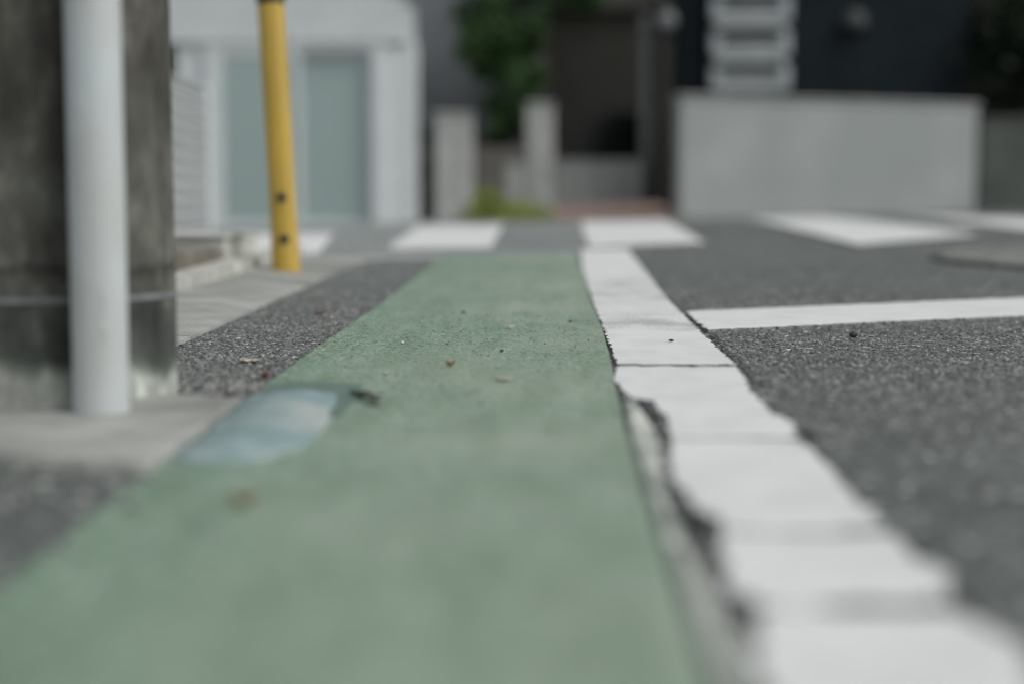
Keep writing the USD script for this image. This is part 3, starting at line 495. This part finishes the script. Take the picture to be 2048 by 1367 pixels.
for i in range(260):
    x, y = (rng.uniform(-0.38, 0.07), rng.uniform(1.75, 3.1)) if i < 170 else (0.278 + abs(rng.normal(0, 0.01)), rng.uniform(1.9, 2.62))
    s = trimesh.creation.icosphere(0, float(rng.uniform(0.0007, 0.0017) if i < 170 else rng.uniform(0.0015, 0.004))); s.apply_translation(on_ground(x, y, 0.0052 if i < 170 else 0.002)); grit.append(s)
t = part(None, 'grit', join(grit), M['stone']); keys(t, 'dark grit scattered over the green lane and along the white line', 'grit', kind='stuff')

crumbs = []
for i in range(150):
    x, y = (rng.uniform(-0.50, -0.40), rng.uniform(1.80, 2.0)) if i < 110 else (rng.uniform(-0.9, -0.36), rng.uniform(1.05, 1.35)); rr = float(rng.uniform(0.002, 0.0065) if i < 110 else rng.uniform(0.003, 0.008))
    s = trimesh.creation.icosphere(1, rr); v = np.array(s.vertices) * (0.7 + 0.6 * meshkit.noise(np.array(s.vertices) / rr * 1.4 + i, i))[:, None]; crumbs.append(trimesh.Trimesh(v + on_ground(x, y, rr * 0.35), s.faces, process=False))
for i in range(240):
    y = float(rng.uniform(0.75, 1.86)); x = interp(LW, y) + float(rng.normal(-0.006, 0.006)); rr = float(rng.uniform(0.0012, 0.0048))
    s = trimesh.creation.icosphere(1, rr); v = np.array(s.vertices) * (0.7 + 0.6 * meshkit.noise(np.array(s.vertices) / rr * 1.4 + i, i))[:, None]; crumbs.append(trimesh.Trimesh(v + on_ground(x, y, 0.002), s.faces, process=False))
t = part(None, 'asphalt_crumbs', join(crumbs), M['crumb']); keys(t, 'broken crumbs lying beside the utility pole and along the torn white line', 'crumbs', kind='stuff')

# ------------------------------------------------------------------ white house across the junction, left
HY = 14.0
wh = thing('white_house', 'white house with a wide curtained window behind the yellow guard', 'house')
zg = 0.0
W0, W1 = -3.37, -1.73          # window opening
def wall_piece(x0, x1, z0, z1, y0=HY, y1=HY + 0.18): return cbox(x0, x1, y0, y1, z0, z1, 0.006)
part(wh, 'wall', wall_piece(-7.5, -4.15, zg, 2.06), M['white_wall']); part(wh, 'wall', wall_piece(-3.72, W0, zg, 2.06), M['white_wall'])
part(wh, 'wall', wall_piece(W1, -1.36, zg, 2.06), M['white_wall']); part(wh, 'wall', wall_piece(W0, W1, zg, 0.22), M['white_wall'])
SK = np.array([[1, -0.13, 0, 0.13 * HY], [0, 1, 0, 0], [0, 0, 1, 0], [0, 0, 0, 1.]])      # the house is a parallelogram in plan
part(wh, 'wall', cbox(-7.5, -1.362, HY + 0.182, HY + 5.5, zg, 2.06, 0.01).apply_transform(SK), M['white_wall'])
part(wh, 'wall', cbox(-4.15, -3.72, HY + 0.10, HY + 0.178, zg, 2.06, 0.006), M['grey_house'], label='dark recess of the second window')
rake = lambda x: min(5.6, 2.36 + max(0, -1.36 - x) * 0.95)
x = -7.5; bi = 0
part(wh, 'gable', trimesh.creation.extrude_polygon(Polygon([(-7.5, 2.062), (-1.362, 2.062), (-1.362, 2.35), (-4.78, 5.58), (-7.5, 5.58)]), 5.468).apply_transform(np.array([[1, 0, 0, 0], [0, 0, -1, HY + 5.5], [0, 1, 0, 0], [0, 0, 0, 1.]])).apply_transform(SK), M['white_wall'])
while x < -1.37:
    x1 = min(x + 0.098, -1.362); part(wh, 'siding_board', trimesh.creation.extrude_polygon(Polygon([(x + 0.0045, 2.17), (x1 - 0.0045, 2.17), (x1 - 0.0045, rake(x1) - 0.015), (x + 0.0045, rake(x) - 0.015)]), 0.02).apply_transform(np.array([[1, 0, 0, 0], [0, 0, -1, HY + 0.028], [0, 1, 0, 0], [0, 0, 0, 1.]])), M['white_wall']); x += 0.10
part(wh, 'roof', trimesh.creation.extrude_polygon(Polygon([(-1.362, 2.375), (-1.362, 2.40), (-4.78, 5.65), (-7.6, 5.65), (-7.6, 5.61), (-4.80, 5.61)]), 5.6).apply_transform(np.array([[1, 0, 0, 0], [0, 0, -1, HY + 5.6], [0, 1, 0, 0], [0, 0, 0, 1.]])).apply_transform(SK), M['white_frame'])
part(wh, 'lintel', cbox(-7.4, -1.42, HY - 0.035, HY + 0.158, 2.064, 2.150, 0.008), M['white_frame'])
part(wh, 'soffit', cbox(-3.6, -1.6, HY - 0.034, HY - 0.031, 2.047, 2.060, 0.001), M['eave'])
part(wh, 'corner_trim', cbox(-1.40, -1.359, HY - 0.006, HY - 0.002, zg, 2.062, 0.001), M['white_wall'])
part(wh, 'plinth', cbox(-7.5, -1.34, HY - 0.035, HY - 0.022, zg, 0.165, 0.003), M['garden_wall'])
win = part(wh, 'window', join([cbox(W0 - 0.06, W0 + 0.045, HY - 0.03, HY + 0.06, 0.17, 2.045, 0.005), cbox(W1 - 0.06, W1 + 0.07, HY - 0.03, HY + 0.06, 0.17, 2.045, 0.005), cbox(W0 + .046, W1 - 0.061, HY - 0.03, HY + 0.06, 1.995, 2.045, 0.005), cbox(W0 + .046, W1 - 0.061, HY - 0.05, HY + 0.06, 0.175, 0.25, 0.005)]), M['white_frame'])
mid = (W0 + W1) / 2 - 0.02
for a, b, yy in ((W0 + 0.046, mid + 0.085, HY - 0.022), (mid - 0.075, W1 - 0.061, HY + 0.032)):
    part(win, 'sash', join([cbox(a, a + 0.062, yy, yy + 0.025, 0.251, 1.994, 0.004), cbox(b - 0.062, b, yy, yy + 0.025, 0.251, 1.994, 0.004), cbox(a + .063, b - .063, yy, yy + 0.025, 1.93, 1.994, 0.004), cbox(a + .063, b - .063, yy, yy + 0.025, 0.251, 0.325, 0.004)]), M['white_frame'])
    part(win, 'pane', cbox(a + 0.061, b - 0.061, yy + 0.009, yy + 0.015, 0.324, 1.931, 0.001), M['glass'])
def curtain(x0, x1, seed):
    n = 90; xx = np.linspace(x0, x1, n); f = HY + 0.088 + 0.018 * np.sin((xx - x0) * 55 + seed) + 0.006 * np.sin((xx - x0) * 131)
    V = np.array([(a, b, 0.24) for a, b in zip(xx, f)] + [(a, b, 1.86) for a, b in zip(xx, f)]); i = np.arange(n - 1); return V, np.stack([i, i + 1, i + 1 + n, i + n], 1)
for a, b in ((W0 + 0.02, mid - 0.01), (mid + 0.01, W1 - 0.01)): part(win, 'curtain', curtain(a, b, a), M['curtain'], True)

# white lattice fence on the left, running away beside the road
fx, fy0, fy1, fz1 = -1.85, 4.9, 7.55, 1.005
fence = thing('lattice_fence', 'white lattice fence with level wires between the pole and the house', 'fence')
fzb = 0.16
for y in (fy0, 6.2, fy1): part(fence, 'post', cbox(fx - 0.022, fx + 0.022, y - 0.022, y + 0.022, fzb - 0.1, fz1 + 0.02, 0.004), M['white_frame'])
part(fence, 'top_rail', cbox(fx - 0.018, fx + 0.018, fy0 + 0.023, 6.177, fz1 - 0.025, fz1, 0.004), M['fence_wire']); part(fence, 'top_rail', cbox(fx - 0.018, fx + 0.018, 6.223, fy1 - 0.023, fz1 - 0.025, fz1, 0.004), M['fence_wire'])
z = fzb + 0.10
while z < fz1 - 0.06: part(fence, 'level_wire', tube((fx + 0.02, fy0, z), (fx + 0.02, fy1, z), 0.0095, None, 8), M['white_frame'], 40); z += 0.0745
vw = [tube((fx + 0.010, y, fzb + 0.02), (fx + 0.010, y, fz1 - 0.036), 0.0045, None, 6, False) for y in np.arange(fy0 + 0.05, fy1, 0.018)]
part(fence, 'upright_wires', join(vw), M['fence_wire'], kind='stuff')
low = thing('low_wall', 'pale low wall carrying the white lattice fence', 'wall'); part(low, 'body', cbox(fx - 0.06, fx + 0.06, 4.5, 8.3, -0.1, fzb, 0.008), M['kerb'])

# ------------------------------------------------------------------ alley between the houses
gp = thing('gatepost', 'grey concrete gatepost standing alone beside the white house', 'gatepost'); part(gp, 'shaft', cbox(-1.22, -0.855, 14.5, 14.86, 0.1, 1.385, 0.02), M['grey_post']); part(gp, 'cap', cbox(-1.235, -0.84, 14.485, 14.875, 1.387, 1.425, 0.01), M['grey_post'])
gp2 = thing('gatepost', 'pale gatepost right of the tree with a low block at its foot', 'gatepost'); part(gp2, 'shaft', cbox(-0.32, -0.02, 15.6, 15.9, 0.2, 1.585, 0.02), M['grey_post']); part(gp2, 'cap', cbox(-0.335, -0.005, 15.585, 15.915, 1.587, 1.615, 0.01), M['grey_post']); part(gp2, 'foot_block', cbox(-0.55, -0.322, 15.62, 15.88, 0.2, 0.96, 0.02), M['grey_post'])
bf = thing('board_fence', 'grey brown board fence under the tree between the gateposts', 'fence')
x = -1.75
while x < -0.36: part(bf, 'board', cbox(x, x + 0.094, 16.5, 16.525, 0.2, 1.18, 0.003), M['brown_fence']); x += 0.10
for zz in (0.45, 1.0): part(bf, 'rail', cbox(-1.75, -0.36, 16.527, 16.57, zz, zz + 0.07, 0.004), M['brown_fence'])
gh = thing('grey_house', 'grey plain house wall showing between the white house and the tree', 'house'); part(gh, 'wall', cbox(-5.0, -0.35, 19.8, 24.0, 0.1, 6.0, 0.02), M['grey_house']); part(gh, 'roof', cbox(-5.2, -0.30, 19.5, 24.2, 6.002, 6.15, 0.02), M['roof'])
shr = thing('dark_shrub', 'dark narrow shrub squeezed in the gap beside the white house', 'shrub'); part(shr, 'foliage', leaves(900, (-1.45, 16.0, 0.75), (0.28, 0.5, 0.65), 0.05, 30, 0.6, 14), M['leaf_dark']); part(shr, 'stem', tube((-1.45, 16.0, 0.2), (-1.45, 16.0, 0.9), 0.02, 0.01, 8), M['bark'])
tree = thing('leafy_tree', 'green leafy tree hanging over the board fence between the gateposts', 'tree', (0, 0, 0))
part(tree, 'trunk', join([tube((-0.62, 17.3, 0.2), (-0.66, 17.25, 1.6), 0.075, 0.055, 12), tube((-0.66, 17.25, 1.58), (-0.85, 17.2, 2.9), 0.055, 0.03, 10), tube((-0.66, 17.25, 1.5), (-0.30, 17.1, 2.7), 0.045, 0.02, 10), tube((-0.85, 17.2, 2.8), (-0.7, 17.3, 4.3), 0.03, 0.012, 8), tube((-0.3, 17.1, 2.6), (0.25, 16.9, 3.6), 0.02, 0.008, 8)]), M['bark'], 40)
part(tree, 'crown', join([trimesh.Trimesh(*meshkit.arrays(leaves(n_, c_, r_, 0.06, sd, 0.5, cl))[:2], process=False) for n_, c_, r_, sd, cl in ((3600, (-0.66, 17.0, 2.50), (0.62, 0.45, 0.72), 3, 30), (1900, (-0.56, 16.9, 1.75), (0.42, 0.35, 0.58), 4, 18), (700, (-0.36, 15.9, 1.85), (0.22, 0.3, 0.30), 12, 8), (2600, (-0.35, 17.1, 3.5), (1.0, 0.7, 0.75), 6, 26), (1300, (0.35, 17.0, 3.15), (0.8, 0.5, 0.42), 7, 16))]), M['leaf'])
wd = thing('verge_weeds', 'yellow green weeds growing along the foot of the fence', 'weeds', kind='stuff'); part(wd, 'leaves', join([trimesh.Trimesh(*meshkit.arrays(leaves(n_, c_, r_, 0.045, sd, 0.8, 12))[:2], process=False) for n_, c_, r_, sd in ((900, (-0.72, 14.6, 0.42), (0.24, 0.3, 0.27), 71), (700, (-0.35, 14.9, 0.38), (0.30, 0.3, 0.16), 72))]), M['weed']); part(wd, 'blades', blades(500, -0.98, -0.03, 14.25, 15.2, lambda x, y: float(terrain(x, y)), 0.22, 9, 0.008), M['weed'])
drive = thing('driveway', 'red brown paved ramp rising from the junction to the dark entrance', 'driveway', kind='structure')
def ramp_z(x, y): return terrain(x, y) + 0.006 + 0.20 * smoothstep(14.0, 17.2, y)
for r_i in range(14):
    for c_i in range(5):
        x0 = -0.01 + c_i * 0.25; y0 = 14.0 + r_i * 0.25
        V = [(xx, yy, float(ramp_z(xx, yy)) + dz) for xx in (x0 + 0.004, x0 + 0.246) for yy in (y0 + 0.004, y0 + 0.246) for dz in (0, -0.06)]
        part(drive, 'paver', trimesh.Trimesh(V).convex_hull, M['red_pave'])
part(drive, 'bedding', np.array([(a, b, float(ramp_z(a, b)) - 0.008) for b in np.linspace(13.99, 21, 30) for a in (-0.02, 1.25)]).reshape(-1, 3) if False else (np.array([(a, b, float(ramp_z(a, b)) - 0.008) for b in np.linspace(13.99, 21, 30) for a in (-0.02, 1.25)]), np.array([(2 * i, 2 * i + 1, 2 * i + 3, 2 * i + 2) for i in range(29)])), M['soil'])
ent = thing('brown_house', 'dark brown house with a shaded carport at the end of the driveway', 'house')
part(ent, 'wall', cbox(-0.30, 3.0, 20.6, 20.9, 0.3, 5.5, 0.01), M['brown_wall']); part(ent, 'wall', cbox(-0.30, -0.12, 19.2, 20.59, 0.3, 3.3, 0.01), M['brown_wall']); part(ent, 'wall', cbox(1.62, 1.80, 19.2, 20.59, 0.3, 3.3, 0.01), M['brown_wall'])
part(ent, 'carport_roof', cbox(-0.45, 1.85, 20.2, 20.59, 3.302, 3.45, 0.01), M['brown_wall'])
gate = thing('low_gate', 'low grey panelled gate across the dark carport', 'gate')
for i in range(4): part(gate, 'panel', cbox(0.0 + i * 0.262, 0.254 + i * 0.262, 17.22, 17.25, 0.53, 1.02, 0.004), M['gate'])
part(gate, 'rail', cbox(-0.02, 1.06, 17.21, 17.26, 1.022, 1.07, 0.004), M['gate']); part(gate, 'rail', cbox(-0.02, 1.06, 17.21, 17.26, 0.49, 0.528, 0.004), M['gate'])
mc = thing('covered_motorcycle', 'motorcycle under a black cover behind the low gate', 'motorcycle', (0.84, 18.3, 0.56), 20)
import manifold3d as m3
def hull(sph): return m3.Manifold.batch_hull([m3.Manifold.sphere(r, 24).translate(p) for r, p in sph])
body = hull([(0.10, (-0.42, 0, 0.30)), (0.12, (0.40, 0, 0.30)), (0.14, (-0.30, 0, 0.82)), (0.12, (0.1, 0, 0.86))]) + hull([(0.12, (0.25, 0, 0.85)), (0.10, (0.38, 0.22, 1.0)), (0.10, (0.38, -0.22, 1.0)), (0.12, (0.3, 0, 0.5))]) + hull([(0.09, (-0.35, 0, 0.85)), (0.08, (-0.12, 0, 0.98)), (0.1, (0.3, 0, 0.95))])
bm = body.refine_to_length(0.05).to_mesh(); bmesh = trimesh.Trimesh(bm.vert_properties[:, :3], bm.tri_verts); trimesh.smoothing.filter_taubin(bmesh, iterations=8); bmesh.apply_scale((1.12, 1.12, 1.10))
part(mc, 'cover', bmesh, M['cover'], True)
for sx in (-0.48, 0.52):
    w_ = trimesh.creation.torus(0.22, 0.055, 28, 12); w_.apply_transform(trimesh.transformations.rotation_matrix(math.pi / 2, (1, 0, 0))); w_.apply_translation((sx, 0, 0.275)); part(mc, 'wheel', w_, M['black'], True)
part(mc, 'mirror', join([tube((0.38, -0.28, 1.02), (0.34, -0.38, 1.16), 0.01, None, 8), tube((0.34, -0.37, 1.16), (0.34, -0.40, 1.16), 0.05, 0.045, 16)]), M['steel'], 40)
dp = thing('downpipe', 'grey downpipe rising beside the dark entrance', 'downpipe', (1.13, 17.6, 0.4)); part(dp, 'pipe', tube((0, 0, 0), (0, 0, 2.15), 0.085, None, 20), M['pipe_grey'], 40); part(dp, 'elbow', tube((0, 0, 2.14), (0, 0.3, 2.45), 0.085, None, 20), M['pipe_grey'], 40)
for zz in (0.6, 1.7): part(dp, 'bracket', tube((0, 0, zz), (0, 0, zz + 0.03), 0.096, None, 20), M['steel'], 40)
bp = thing('brown_post', 'brown square post between the grey downpipe and the concrete wall', 'post'); part(bp, 'shaft', cbox(1.22, 1.36, 16.8, 16.94, 0.3, 3.2, 0.01), M['pipe_brown']); part(bp, 'foot', cbox(1.20, 1.38, 16.78, 16.96, 0.25, 0.45, 0.01), M['pipe_brown'])
lamp = thing('wall_lamp', 'unlit white globe lamp on the brown post', 'lamp', (1.285, 16.66, 2.64)); sp = trimesh.creation.icosphere(3, 0.11); part(lamp, 'globe', sp, M['globe'], True); part(lamp, 'bracket', tube((0, 0.09, -0.02), (0, 0.139, -0.02), 0.05, None, 16), M['steel'], 40)

# ------------------------------------------------------------------ right: garden wall, dark house, trees
gw = thing('garden_wall', 'long smooth grey concrete wall in front of the dark house', 'wall')
A, B = (1.262, 14.5), (4.55, 15.6); L = math.dist(A, B); u_ = ((B[0] - A[0]) / L, (B[1] - A[1]) / L); n_p = 2
part(gw, 'wall', obox(A, B, 0.16, 0.15, 1.565, 0.012), M['garden_wall'])
part(gw, 'coping', obox((A[0] - 0.02 * u_[0] + 0.02 * u_[1], A[1] - 0.02 * u_[1] - 0.02 * u_[0]), (B[0] + 0.02 * u_[0] + 0.02 * u_[1], B[1] + 0.02 * u_[1] - 0.02 * u_[0]), 0.20, 1.567, 1.60, 0.006), M['grey_post'])
rw = thing('mossy_wall', 'dark mossy concrete wall at the right end of the street under the tree', 'wall')
part(rw, 'wall', obox((4.66, 15.9), (9.5, 14.3), 0.18, 0.2, 1.42, 0.012), M['mossy_wall']); part(rw, 'coping', obox((4.65, 15.88), (9.5, 14.28), 0.22, 1.422, 1.46, 0.006), M['mossy_wall'])
nh = thing('dark_house', 'dark blue clapboard house above the grey concrete wall', 'house')
part(nh, 'wall', cbox(1.42, 4.72, 16.62, 22.0, 0.2, 5.6, 0.02), M['navy']); part(nh, 'roof', cbox(1.40, 5.0, 16.3, 22.3, 5.602, 5.75, 0.02), M['roof'])
WX0, WX1, WZ0 = 1.765, 2.67, 1.80
z = 0.6
while z < 5.5:
    m = trimesh.Trimesh([(xx, yy, zz) for xx in (1.425, 4.715) for yy, zz in ((16.618, z), (16.595, z), (16.618, z + 0.196), (16.612, z + 0.196))]).convex_hull
    part(nh, 'siding_board', m, M['navy']); z += 0.20
nw = part(nh, 'window', join([cbox(WX0 + .05, WX0 + 0.12, 16.52, 16.592, WZ0 + .02, 4.0, 0.006), cbox(WX1 - 0.12, WX1 - .05, 16.52, 16.592, WZ0 + .02, 4.0, 0.006), cbox(WX0 + 0.122, WX1 - 0.122, 16.52, 16.592, WZ0, WZ0 + 0.05, 0.006)]), M['grille'])
part(nw, 'pane', cbox(WX0 + 0.122, WX1 - 0.122, 16.575, 16.588, WZ0 + 0.052, WZ0 + 0.30, 0.001), M['frosted']); part(nw, 'pane', cbox(WX0 + 0.122, WX1 - 0.122, 16.575, 16.588, WZ0 + 0.302, 3.99, 0.001), M['dark_pane'])
t_h = 0.39
for i in range(6):
    z0 = WZ0 + 0.012 + i * t_h
    # a tier of the grille: front slat, dark slot above it, recessed slat, then a sloping ledge
    part(nw, 'slat', cbox(WX0 + 0.02, WX1 - 0.02, 16.40, 16.44, z0, z0 + 0.132, 0.018), M['grille'])
    part(nw, 'slat', cbox(WX0 + 0.125, WX1 - 0.125, 16.50, 16.53, z0 + 0.246, z0 + 0.312, 0.008), M['pipe_grey'], label='recessed slat')
    part(nw, 'ledge', trimesh.Trimesh([(xx, yy, zz) for xx in (WX0 + 0.07, WX1 - 0.07) for yy, zz in ((16.40, z0 + 0.318), (16.40, z0 + 0.332), (16.51, z0 + 0.318), (16.51, z0 + 0.385))]).convex_hull, M['white_frame'])
    for xa, xb in ((WX0, WX0 + 0.12), (WX1 - 0.12, WX1)): part(nw, 'bracket', cbox(xa, xb, 16.445, 16.52, z0 + 0.01, z0 + 0.30, 0.03), M['grille'])
vent = thing('vent_hood', 'small round dark vent hood on the dark house wall', 'vent', (3.41, 16.59, 2.60)); vm = trimesh.creation.icosphere(3, 0.14); vm.apply_scale((1, 0.7, 1)); vm = vm.slice_plane((0, 0, -0.06), (0, 0, 1), cap=True); part(vent, 'hood', vm, M['vent'], 40); part(vent, 'flange', tube((0, -0.012, 0), (0, 0, 0), 0.16, None, 28), M['navy'], 40)
for i, (cx, cy, cz, rx, rz_, lab) in enumerate(((5.5, 17.0, 2.6, 0.95, 1.25, 'dark tree pressed against the right side of the dark house'), (7.6, 16.8, 2.8, 1.3, 1.5, 'dark broad tree standing behind the mossy wall off to the right'))):
    t = thing('dark_tree', lab, 'tree'); part(t, 'crown', leaves(5200, (cx, cy, cz), (rx, 0.8, rz_), 0.07, 40 + i, 0.5, 40), M['leaf_dark']); part(t, 'trunk', join([tube((cx, cy + .2, 0.2), (cx + 0.05, cy + .1, 1.9), 0.10, 0.07, 12), tube((cx + 0.05, cy + .1, 1.85), (cx - 0.4, cy, 3.0), 0.06, 0.02, 8), tube((cx + 0.05, cy + .1, 1.8), (cx + 0.5, cy, 3.2), 0.06, 0.02, 8)]), M['bark'], 40)
bh = thing('back_house', 'dark house deep in shade behind the trees at the right', 'house'); part(bh, 'wall', cbox(4.9, 12.0, 18.6, 24.0, 0.2, 5.5, 0.02), M['black_boards']); part(bh, 'roof', cbox(4.7, 12.3, 18.3, 24.3, 5.502, 5.7, 0.02), M['roof'])
